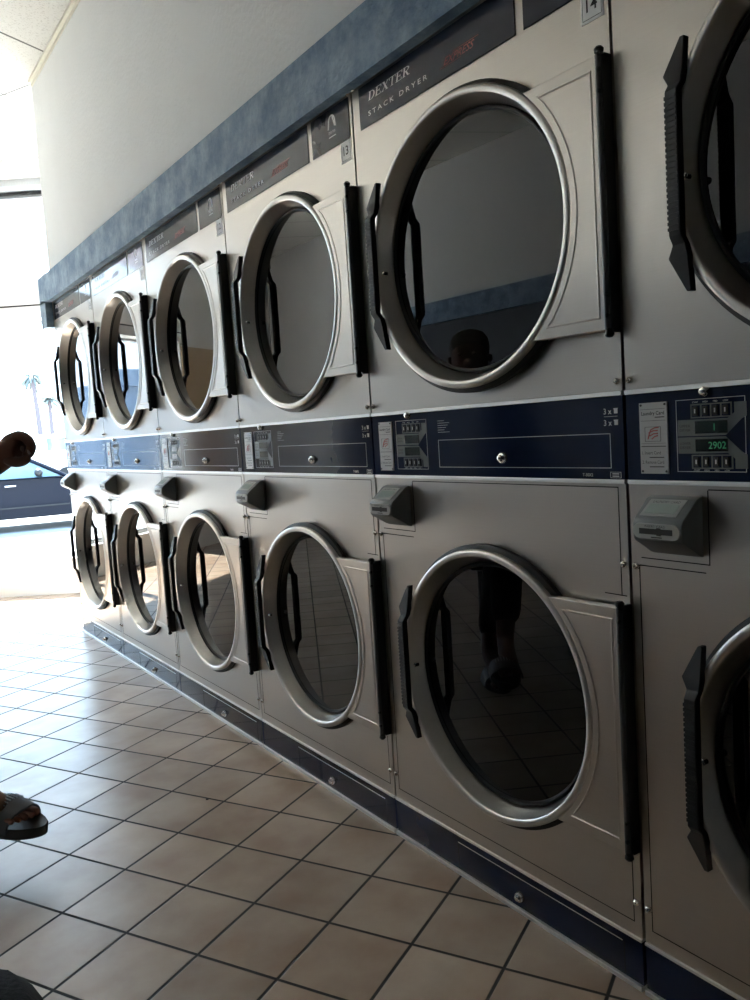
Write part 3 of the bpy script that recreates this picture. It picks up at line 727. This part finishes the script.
def make_car(loc, rz):
    t = thing('car', 'dark blue sedan parked outside the window', 'car', loc, rz=rz)
    # local: x forward, y left, z up
    bm = B()
    side = [(-2.3, .35), (-2.32, .62), (-2.2, .88), (-1.55, .95), (.75, .93), (1.0, .90), (1.95, .76), (2.25, .62), (2.3, .40), (2.2, .24), (-2.15, .24)]
    ys = [(-.90, .0), (-.92, .02), (.92, .02), (.90, 0)]
    rows = []
    for y, d in ((-.86, .05), (-.92, 0), (-.92, 0), (.92, 0), (.86, .05)):
        pass
    cols = []
    for y, sx, zt in ((-.84, .985, .965), (-.90, 1, 1), (.90, 1, 1), (.84, .985, .965)):
        cols.append([bm.verts.new((x * sx, y, .24 + (z - .24) * (zt if z > .8 else 1))) for x, z in side])
    n = len(side)
    for a, b_ in zip(cols, cols[1:]):
        for i in range(n): bm.faces.new((a[i], a[(i + 1) % n], b_[(i + 1) % n], b_[i]))
    bm.faces.new(cols[0]); bm.faces.new(cols[-1][::-1])
    # roof shell and pillars
    def gh(x, z, y): return bm.verts.new((x, y, z))
    roof = [(-.95, 1.38), (-.35, 1.45), (.10, 1.42)]
    rv = [[bm.verts.new((x, y, z + dz)) for x, z in roof] for y, dz in ((-.62, -.03), (-.3, .01), (.3, .01), (.62, -.03))]
    rv2 = [[bm.verts.new((x, y, z + dz - .04)) for x, z in roof] for y, dz in ((-.62, -.03), (-.3, .01), (.3, .01), (.62, -.03))]
    for a, b_ in zip(rv, rv[1:]):
        for i in range(2): bm.faces.new((a[i], a[i + 1], b_[i + 1], b_[i]))
    for s in (-1, 1):
        for p0, p1, r_ in (((.10, 1.40), (.98, .92), .035), ((-.95, 1.36), (-1.6, .94), .07), ((-.30, 1.42), (-.38, .94), .035)):
            tube(bm, [(p0[0], s * .63, p0[1]), (p1[0], s * .80, p1[1])], r_, 6)
        tube(bm, [(-.98, s * .63, 1.365), (-.35, s * .64, 1.425), (.12, s * .63, 1.395)], .03, 6)
    obj('car_body', bm, 'carpaint', t, smooth=True, angle=35)
    bm = B()
    for s in (-1, 1):
        bm.faces.new([bm.verts.new(v) for v in ((-1.5, s * .79, .95), (.93, s * .79, .93), (.12, s * .64, 1.39), (-.35, s * .645, 1.42), (-.95, s * .64, 1.36))])
    bm.faces.new([bm.verts.new(v) for v in ((.95, -.78, .93), (.95, .78, .93), (.12, .62, 1.40), (.12, -.62, 1.40))])
    bm.faces.new([bm.verts.new(v) for v in ((-1.58, -.76, .95), (-1.58, .76, .95), (-.97, .62, 1.37), (-.97, -.62, 1.37))])
    obj('car_windows', bm, 'carglass', t)
    for sx in (-1, 1):
        for s in (-1, 1):
            bm = B(); wx = 1.42 * sx if sx > 0 else -1.38
            rings = []
            for y, r_ in ((.90, .20), (.93, .30), (.93, .33), (.75, .33), (.75, .1)):
                rings.append([bm.verts.new((wx + r_ * math.cos(2 * PI * i / 20), s * y, .33 + r_ * math.sin(2 * PI * i / 20))) for i in range(20)])
            for a, b_ in zip(rings, rings[1:]):
                for i in range(20): bm.faces.new((a[i], a[(i + 1) % 20], b_[(i + 1) % 20], b_[i]))
            wh = obj('wheel', bm, 'tyre', t)
            bm = B()
            for i in range(5):
                t_ = 2 * PI * i / 5
                tube(bm, [(wx, s * .915, .33), (wx + .2 * math.cos(t_), s * .915, .33 + .2 * math.sin(t_))], .022, 5)
            obj('wheel_rim', bm, 'rim', wh)
    for s in (-1, 1):
        bm = B(); sphere(bm, (.52, s * .98, 1.02), .1, .7, 1.1, .75); tube(bm, [(.56, s * .82, .96), (.52, s * .94, .98)], .025, 6)
        obj('side_mirror', bm, 'black', t, smooth=True)
        for x in (.05, -1.0):
            bm = B(); box(bm, x - .09, x + .09, s * .90 - .015, s * .90 + .015, .80, .83, bev=.008); obj('door_handle', bm, 'rim', t)
        bm = B(); box(bm, -1.5, 1.0, s * .905 - .006, s * .905 + .006, .42, .445); obj('side_moulding', bm, 'tyre', t)
    return t
cdir = math.atan2(-.19, .98)
make_car((1.42 + .19 * .9, 14.35 + .98 * .9, -.33), cdir)

def make_van(loc, rz):
    t = thing('van', 'white van parked far behind the dark blue car', 'van', loc, rz=rz)
    bm = B()
    prism(bm, [(-2.6, .35), (-2.6, 1.95), (1.2, 1.98), (1.9, 1.25), (2.5, 1.1), (2.6, .35)], -.95, .95, 'y', bev=.06)
    obj('van_body', bm, 'vanwhite', t, smooth=True)
    bm = B()
    for s in (-1, 1):
        box(bm, .3, 1.15, s * .955 - .01, s * .955 + .01, 1.2, 1.75); box(bm, -2.3, .1, s * .955 - .01, s * .955 + .01, 1.35, 1.8)
    obj('van_windows', bm, 'carglass', t)
    for x in (-1.7, 1.7):
        for s in (-1, 1):
            bm = B(); pts = [(x + .36 * math.cos(2 * PI * i / 16), .36 + .36 * math.sin(2 * PI * i / 16)) for i in range(16)]
            prism(bm, pts, s * .75, s * 1.0, 'y'); obj('wheel', bm, 'tyre', t)
    return t
make_van((8.2, 31.5, -.33), math.atan2(-.2, .98))

def make_palm(x, y, h, lab, tilt=0.0, nf=16, fl=2.0):
    t = thing('palm_tree', lab, 'palm tree', (x, y, -.33), 'palm trees beyond the parking lot')
    bm = B(); pts = [(tilt * (k / 10) ** 2, 0, h * k / 10) for k in range(11)]
    tube(bm, pts, [.26 - .013 * k for k in range(11)], 10); obj('trunk', bm, 'bark', t, smooth=True)
    bm = B()
    for i in range(nf):
        a = 2 * PI * i / nf + random.uniform(-.2, .2); el = random.uniform(-.7, 1.3)
        prev = None
        for k in range(7):
            s = k / 6; r = fl * s * math.cos(el * (1 - s * .4)); z = h + fl * (math.sin(el) * s - .75 * s * s)
            wd = .22 * fl / 2 * (1 - s) ** .5 + .03
            c, sn = math.cos(a), math.sin(a)
            cur = [bm.verts.new((tilt + r * c - sn * wd, r * sn + c * wd, z - .1)), bm.verts.new((tilt + r * c, r * sn, z)), bm.verts.new((tilt + r * c + sn * wd, r * sn - c * wd, z - .1))]
            if prev:
                bm.faces.new((prev[0], prev[1], cur[1], cur[0])); bm.faces.new((prev[1], prev[2], cur[2], cur[1]))
            prev = cur
    obj('fronds', bm, 'frond', t)
make_palm(13.3, 67.5, 7.2, 'tallest palm tree outside, above the raised fist', tilt=-.3, fl=1.0, nf=26)
make_palm(15.6, 74, 5.7, 'shorter palm tree just right of the tallest palm', fl=.9, nf=26)
# low shrubs under the palms
for (x, y, s, lab) in ((16.9, 69.5, 1.1, 'pale bushy shrub right of the shorter palm'), (10.9, 66, 1.0, 'low shrub left of the tallest palm trunk')):
    bm = B()
    for k in range(260):
        a, b_ = random.uniform(0, 2 * PI), random.uniform(0, PI / 2)
        r = s * random.uniform(.6, 1)
        c = Vector((r * math.cos(a) * math.cos(b_), r * math.sin(a) * math.cos(b_), .2 + 1.6 * r * math.sin(b_)))
        d = Vector((random.uniform(-1, 1), random.uniform(-1, 1), random.uniform(-1, 1))).normalized() * .22
        e = d.cross(Vector((0, 0, 1))).normalized() * .12
        bm.faces.new([bm.verts.new(c + v) for v in (-d, e, d, -e)])
    t = thing('shrub', lab, 'shrub', (x, y, -.33)); obj('foliage', bm, 'frond', t)
    bm = B(); tube(bm, [(0, 0, 0), (0, 0, .5 * s), (.1, 0, s)], [.08, .07, .03], 6); obj('stem', bm, 'bark', t)

t = thing('building', 'pale blue shop building added out of view for the far door glass to mirror', 'building', (-17, 24, -.33), rz=-.25)  # unseen building, added so the far door glass has something to reflect
bm = B(); box(bm, -14, 12, 0, 9, 0, 3.1, bev=.03); box(bm, -14.2, 12.2, -.2, .2, 2.95, 3.4, bev=.02); obj('building_wall', bm, P('pale_blue_render', (.26, .33, .43), .85, noise=.08), t)
bm = B(); prism(bm, [(-1.1, 2.3), (0, 2.6), (0, 2.5), (-1.1, 2.2)], -13, 11, 'x'); obj('awning', bm, P('awning_blue', (.10, .22, .36), .7), t)
for k in range(5):
    bm = B(); box(bm, -12.2 + k * 4.8, -8.6 + k * 4.8, -.04, .02, .7, 2.2); w_ = obj('window', bm, 'carglass', t)
    bm = B(); box(bm, -12.3 + k * 4.8, -8.5 + k * 4.8, -.06, -.0, .58, .70); box(bm, -10.45 + k * 4.8, -10.35 + k * 4.8, -.06, 0, .7, 2.2); obj('window_frame', bm, 'frame', w_)

# ------------------------------------------------------------------ people
def skin_obj(name, chains, mat, parent=None, sub=2):
    """chains: list of lists of (co, radius) ; or dict-based joint network (verts, edges)"""
    me = bpy.data.meshes.new(name)
    verts, edges, rad, roots = [], [], [], []
    for ch in chains:
        idx = {}
        vs, es = ch
        base = len(verts)
        for (co, r) in vs: verts.append(co); rad.append(r)
        edges += [(a + base, b_ + base) for a, b_ in es]; roots.append(base)
    me.from_pydata(verts, edges, [])
    o = bpy.data.objects.new(name, me); COL.objects.link(o)
    md = o.modifiers.new('skin', 'SKIN'); md.use_smooth_shade = True
    sv = me.skin_vertices[0].data
    for i, r in enumerate(rad):
        rr = r if isinstance(r, tuple) else (r, r)
        sv[i].radius = rr; sv[i].use_root = i in roots
    s = o.modifiers.new('sub', 'SUBSURF'); s.levels = sub; s.render_levels = sub
    me.materials.append(M[mat])
    # bake to a plain mesh so that the shape is fixed
    bpy.context.view_layer.update()
    ev = o.evaluated_get(bpy.context.evaluated_depsgraph_get())
    m2 = bpy.data.meshes.new_from_object(ev)
    o.modifiers.clear(); o.data = m2; m2.name = name
    for p in m2.polygons: p.use_smooth = True
    if not m2.materials: m2.materials.append(M[mat])
    if parent: o.parent = parent
    return o
def chain(pts): return ([(p[:3], p[3]) for p in pts], [(i, i + 1) for i in range(len(pts) - 1)])

def lerp(a, b, t): return tuple(a[i] + (b[i] - a[i]) * t for i in range(3))
person = thing('person', 'seated person in black trousers at the left edge, fist raised, sandalled foot out', 'person')
pel = (-1.50, 1.86, .53)
hipR, hipL = (-1.44, 1.76, .53), (-1.58, 1.93, .53)
# leg whose foot hangs in view
kneeR, ankR = (-1.08, 1.52, .60), (-.955, 1.425, .215)
kneeL, ankL = (-1.20, 1.70, .50), (-1.02, 1.600, .115)
spine = [(-1.50, 1.86, .68), (-1.48, 1.85, .88), (-1.44, 1.83, 1.05), (-1.41, 1.81, 1.16)]
neck = (-1.38, 1.79, 1.23); head = (-1.33, 1.75, 1.36)
shR, shL = (-1.30, 1.66, 1.10), (-1.52, 1.99, 1.10)
elR, wrR = (-1.10, 1.47, .93), (-.826, 1.241, 1.052)
elL, wrL = (-1.50, 2.05, .82), (-1.30, 1.86, .64)
HC = Vector((-.778, 1.209, 1.088)); HX = Vector((.8316, -.5553, 0)); HZ = Vector((0, 0, 1)); HV = Vector((-.18, -.98, 0))
def HP(a, b, c=0.0): return tuple(HC + HX * a + HZ * b + HV * c)
V = []; Ed = []
def add(co, r, par=None):
    V.append((co, r)); i = len(V) - 1
    if par is not None: Ed.append((par, i))
    return i
ip = add(pel, .125)
p = ip
for s_, r_ in zip(spine, (.125, .125, .13, .10)): p = add(s_, r_, p)
chest = p - 1
nk = add(neck, .066, p)
for side in ((hipR, kneeR, ankR, (-.866, 1.312, .148), (-.858, 1.300, .143)), (hipL, kneeL, ankL, (-.955, 1.455, .040), (-.935, 1.41, .035))):
    h, k, a, ball, toe = side
    q = add(h, .088, ip); q = add(lerp(h, k, .5), .078, q); q = add(k, .058, q); q = add(lerp(k, a, .35), .054, q); q = add(a, .036, q)
    q = add(lerp(a, ball, .55), .036, q); q = add(ball, (.044, .024), q)
for sh, el, wr in ((shR, elR, wrR), (shL, elL, wrL)):
    q = add(sh, .055, chest); q = add(lerp(sh, el, .5), .046, q); q = add(el, .040, q); q = add(lerp(el, wr, .4), .038, q); q = add(wr, (.026, .030), q)
    d = Vector(wr) - Vector(el); d.normalize()
    if sh is shR:
        q = add(HP(-.030, -.014), .031, q); q = add(HP(-.008, .002), .045, q); q = add(HP(.008, .008), .044, q); add(HP(.016, .002), .036, q)
    else:
        q = add(tuple(Vector(wr) + d * .05), (.04, .022), q); add(tuple(Vector(wr) + d * .09), (.042, .018), q)
chains = [(V, Ed)]
# head: skull and jaw as one skinned chain blended with the neck
chains.append(chain([(-1.425, 1.820, 1.10, .068), (-1.400, 1.804, 1.19, .060), (-1.375, 1.786, 1.26, .060), (-1.352, 1.768, 1.315, .086), (-1.335, 1.755, 1.375, .092), (-1.345, 1.765, 1.43, .075)]))
hd = Vector((.75, -.66, 0))          # facing direction
chains.append(chain([(-1.32, 1.745, 1.345, .045), (-1.262, 1.694, 1.335, .012), ]))   # nose
for s in (-1, 1):
    e = Vector((-1.34, 1.76, 1.36)) + Vector((.66, .75, 0)) * s * .088
    chains.append(chain([(e.x, e.y, e.z - .02, .012), (e.x, e.y, e.z + .02, .016)]))
# right fist: view axis is roughly +Y, image right is roughly +X
# knuckle row faces +X / camera ; fingers curl down and back toward the palm
for k, (m_, r_) in enumerate(((.98, .0118), (1.04, .0122), (1.0, .0118), (.90, .0105))):
    c_ = .028 - k * .0185
    pts = [(-.012, .026), (.008, .035), (.027, .024), (.036, .002), (.026, -.018), (.010, -.014)]
    chains.append(chain([(*HP(a * m_, b_ * m_, c_), r_ * (1.15 - .06 * q_)) for q_, (a, b_) in enumerate(pts)]))
chains.append(chain([(*HP(-.030, -.020, .012), .017), (*HP(-.008, -.032, .030), .0145), (*HP(.014, -.030, .040), .0125), (*HP(.030, -.018, .038), .0105)]))
# toes of both feet
def toes(ball, dirv, width, up=Vector((0, 0, 1))):
    dirv = Vector(dirv).normalized(); sv_ = dirv.cross(up).normalized()
    out = []
    for k, (l, r_) in enumerate(((.044, .0130), (.042, .0105), (.036, .0098), (.030, .0092), (.022, .0085))):
        o_ = Vector(ball) - sv_ * (width * (k - 2) * -1) * .5
        out.append(chain([(*(o_ - dirv * .015), r_), (*(o_ + dirv * l * .5 + Vector((0, 0, .004))), r_), (*(o_ + dirv * l), r_ * .85)]))
    return out
# crossed foot points toward the camera and the dryers
fd = Vector((.57, -.81, -.06)).normalized()
chains += toes((-.853, 1.297, .141), fd, .033)
chains += toes((-.955, 1.455, .034), Vector((.45, -.88, 0)), .036)
# relaxed left hand
d = (Vector(wrL) - Vector(elL)).normalized(); s0 = d.cross(Vector((0, 0, 1))).normalized()
for k, L1 in enumerate((.07, .078, .072, .058)):
    o_ = Vector(wrL) + d * .085 + s0 * (.030 - k * .020)
    chains.append(chain([(*o_, .0095), (*(o_ + d * L1 * .5), .0090), (*(o_ + d * L1 * .9 - Vector((0, 0, L1 * .45))), .0078)]))
o_ = Vector(wrL) + d * .03 + s0 * .03
chains.append(chain([(*o_, .012), (*(o_ + d * .03 + s0 * .02), .011), (*(o_ + d * .06 + s0 * .022), .009)]))
body = skin_obj('body', chains, 'skin', person)
# nails on the raised fist
for k in range(2):
    bm = B(); sphere(bm, HP(.012 + .016 * k, .000 - .008 * k, .040 - .004 * k), .0062, .8, .5, 1.2, 8, 6)
    obj('fingernail', bm, 'nail', body, smooth=True)
# clothes
V = []; Ed = []
ip = add(pel, .146)
add((-1.50, 1.86, .70), .140, ip)
for h, k, a in ((hipR, kneeR, ankR), (hipL, kneeL, ankL)):
    q = add(h, .104, ip); q = add(lerp(h, k, .5), .092, q); q = add(k, .074, q); q = add(lerp(k, a, .4), .070, q); q = add(lerp(k, a, .86), .062, q)
skin_obj('trousers', [(V, Ed)], 'trouser', person)
V = []; Ed = []
p = add((-1.50, 1.86, .52), .152)
q0 = p
for s_, r_ in zip(spine, (.142, .142, .148, .112)): p = add(s_, r_, p)
chest = p - 1
add(lerp(spine[3], neck, .35), .072, p)
for sh, el in ((shR, elR), (shL, elL)):
    q = add(sh, .070, chest); q = add(lerp(sh, el, .45), .062, q); add(lerp(sh, el, .72), .058, q)
skin_obj('shirt', [(V, Ed)], 'shirt', person)
skin_obj('hair', [chain([(-1.400, 1.812, 1.32, .070), (-1.385, 1.80, 1.38, .095), (-1.365, 1.782, 1.43, .102), (-1.335, 1.757, 1.465, .080)])], 'hair', person)
for s in (-1, 1):
    e = Vector((-1.262, 1.697, 1.378)) + Vector((.66, .75, 0)) * s * .032
    bm = B(); sphere(bm, e, .011, 1, 1, .7, 10, 8); obj('eye', bm, 'nail', body, smooth=True)
bm = B(); m0 = Vector((-1.262, 1.698, 1.300)); tube(bm, [m0 - Vector((.66, .75, 0)) * .024, m0 + Vector((.012, -.010, 0)), m0 + Vector((.66, .75, 0)) * .024], [.003, .006, .003], 6)
obj('mouth', bm, P('lips', (.12, .04, .035), .5), body, smooth=True)

# sandals
def make_sandal(center, dirv, z, pitch):
    # local x toe direction, z up ; sole from -.15 to .13
    bm = B()
    outl = []
    for i in range(28):
        a = 2 * PI * i / 28
        x = .138 * math.cos(a); w = .050 + .010 * math.cos(a) - .006 * math.cos(2 * a)
        outl.append((x, w * math.sin(a)))
    rows = [[bm.verts.new((x * k, y * k, zz)) for x, y in outl] for zz, k in ((-.030, .94), (-.026, 1.0), (-.006, 1.02), (.0, 1.0), (-.003, .93), (-.004, .5))]
    for a, b_ in zip(rows, rows[1:]):
        for i in range(28): bm.faces.new((a[i], a[(i + 1) % 28], b_[(i + 1) % 28], b_[i]))
    bm.faces.new(rows[0]); bm.faces.new(rows[-1][::-1])
    t = obj('slide_sandal', bm, 'sole', person, smooth=True, angle=40)
    t.location = (center[0], center[1], z); t.rotation_euler = (0, pitch, math.atan2(dirv[1], dirv[0]))
    bm = B()
    N = 16; rows = []
    for x, hgt in ((.004, .064), (.030, .060), (.056, .052), (.078, .043)):
        w = .056
        rows.append(([bm.verts.new((x - .010 * abs(math.cos(PI * i / N)), w * math.cos(PI * i / N), hgt * math.sin(PI * i / N) ** .8 - .012)) for i in range(N + 1)],
                     [bm.verts.new((x - .010 * abs(math.cos(PI * i / N)), (w + .006) * math.cos(PI * i / N), (hgt + .006) * math.sin(PI * i / N) ** .8 - .012)) for i in range(N + 1)]))
    for (a, A2), (b_, B2) in zip(rows, rows[1:]):
        for i in range(N):
            bm.faces.new((a[i], a[i + 1], b_[i + 1], b_[i])); bm.faces.new((A2[i], B2[i], B2[i + 1], A2[i + 1]))
    for (a, A2) in (rows[0], rows[-1]):
        for i in range(N): bm.faces.new((a[i], A2[i], A2[i + 1], a[i + 1]))
    st = obj('strap', bm, 'strap', t, smooth=True)
    bm = B()
    for j in range(7):
        a = PI * (.32 + .055 * j)
        pts = []
        for x, hgt in ((.012, .0628), (.038, .0590)):
            pts.append((x, (.0635) * math.cos(a), (hgt + .0068) * math.sin(a) ** .8 - .012))
        tube(bm, pts, .0016, 5)
    obj('strap_stripes', bm, 'strapprint', t)
    return t
make_sandal((-.877, 1.352), (fd.x, fd.y), .128, .05)
make_sandal((-1.000, 1.545), (.45, -.88), .030, 0)

# chair under the person
t = thing('chair', 'dark plastic chair under the seated person', 'chair', (-1.56, 1.90, 0), rz=math.atan2(-.62, .78))
bm = B(); box(bm, -.22, .22, -.24, .24, .395, .415, bev=.008); obj('seat', bm, 'seat', t)
bm = B(); box(bm, -.245, -.225, -.23, .23, .52, .86, bev=.008); obj('backrest', bm, 'seat', t)
for sx in (-1, 1):
    for sy in (-1, 1):
        bm = B(); top = .395 if sx > 0 else .80
        tube(bm, [(sx * .21, sy * .20, 0), (sx * .205 if sx > 0 else -.215, sy * .20, .39)] + ([(-.222, sy * .20, top)] if sx < 0 else []), .011, 8)
        obj('leg', bm, 'frame', t)

# black bag at the bottom left corner
t = thing('bag', 'soft black rounded bag at the bottom left corner of the photo', 'bag', (-1.085, .215, 0))
bm = B()
n = 24; rows = []
for z, k in ((0, .86), (.03, .97), (.134, 1.0), (.224, .96), (.291, .84), (.330, .62), (.347, .30)):
    rows.append([bm.verts.new((k * .115 * math.copysign(abs(math.cos(2 * PI * i / n)) ** .75, math.cos(2 * PI * i / n)) + random.uniform(-.003, .003), k * .20 * math.copysign(abs(math.sin(2 * PI * i / n)) ** .75, math.sin(2 * PI * i / n)), z)) for i in range(n)])
for a, b_ in zip(rows, rows[1:]):
    for i in range(n): bm.faces.new((a[i], a[(i + 1) % n], b_[(i + 1) % n], b_[i]))
bm.faces.new(rows[0]); bm.faces.new(rows[-1][::-1])
obj('bag_body', bm, 'bag', t, smooth=True, angle=80)
bm = B(); tube(bm, [(.0, -.13 + .0, .32)] + [(.0, -.10 * math.cos(a), .335 + .05 * math.sin(a)) for a in [PI * i / 8 for i in range(9)]] + [(0, .13, .32)], .008, 6); obj('bag_handle', bm, 'bag', t, smooth=True)

# small shard-like scrap on the tiles
bm = B(); lathe_z(bm, -.318, 1.348, [(.0, .005), (.003, .004), (.0035, 0)], 8)
tag(obj('floor_speck', bm, 'ink'), 'tiny dark bit lying on a tile before dryer 12', 'speck')

# ------------------------------------------------------------------ light
world = bpy.data.worlds.new('world'); SC.world = world; world.use_nodes = True
nt = world.node_tree
bg = nt.nodes['Background']; 
tc = nt.nodes.new('ShaderNodeTexCoord'); sx = nt.nodes.new('ShaderNodeSeparateXYZ'); nt.links.new(tc.outputs['Generated'], sx.inputs[0])
rp = nt.nodes.new('ShaderNodeValToRGB')
rp.color_ramp.elements[0].position = .0; rp.color_ramp.elements[0].color = (.72, .87, 1, 1)
rp.color_ramp.elements[1].position = .6; rp.color_ramp.elements[1].color = (.40, .65, 1, 1)
nt.links.new(sx.outputs['Z'], rp.inputs['Fac']); nt.links.new(rp.outputs['Color'], bg.inputs['Color'])
bg.inputs['Strength'].default_value = 5.0
sun = bpy.data.lights.new('sun', 'SUN'); sun.energy = 40; sun.angle = math.radians(.6); sun.color = (1, .96, .90)
so = bpy.data.objects.new('sun', sun); COL.objects.link(so)
el = math.radians(52); dirl = Vector((-.16 * math.cos(el), -.987 * math.cos(el), -math.sin(el)))
so.rotation_euler = dirl.to_track_quat('-Z', 'Y').to_euler()

# ------------------------------------------------------------------ camera
D_, H_, yaw, pitch, roll, f_, y0_ = 1.177, 1.0828, .588, .087, -.0638, 820.1, -.9567
fwd = Vector((math.sin(yaw) * math.cos(pitch), math.cos(yaw) * math.cos(pitch), -math.sin(pitch)))
right = Vector((math.cos(yaw), -math.sin(yaw), 0)); up = right.cross(fwd)
r2 = right * math.cos(roll) + up * math.sin(roll); u2 = -right * math.sin(roll) + up * math.cos(roll)
cam = bpy.data.cameras.new('camera'); co = bpy.data.objects.new('camera', cam); COL.objects.link(co)
cam.sensor_fit = 'VERTICAL'; cam.sensor_height = 36; cam.lens = f_ * 36 / 1000; cam.clip_start = .02; cam.clip_end = 400
mw = Matrix(((r2.x, u2.x, -fwd.x, -D_), (r2.y, u2.y, -fwd.y, y0_), (r2.z, u2.z, -fwd.z, H_), (0, 0, 0, 1)))
co.matrix_world = mw
SC.camera = co
SC.view_settings.view_transform = 'Standard'; SC.view_settings.look = 'None'; SC.view_settings.gamma = 1; SC.view_settings.exposure = 0.95
SC.view_settings.use_curve_mapping = False
SC.cycles.max_bounces = 10; SC.cycles.diffuse_bounces = 6; SC.cycles.glossy_bounces = 6; SC.cycles.transparent_max_bounces = 12
SC.cycles.use_denoising = True; SC.cycles.sample_clamp_indirect = 8
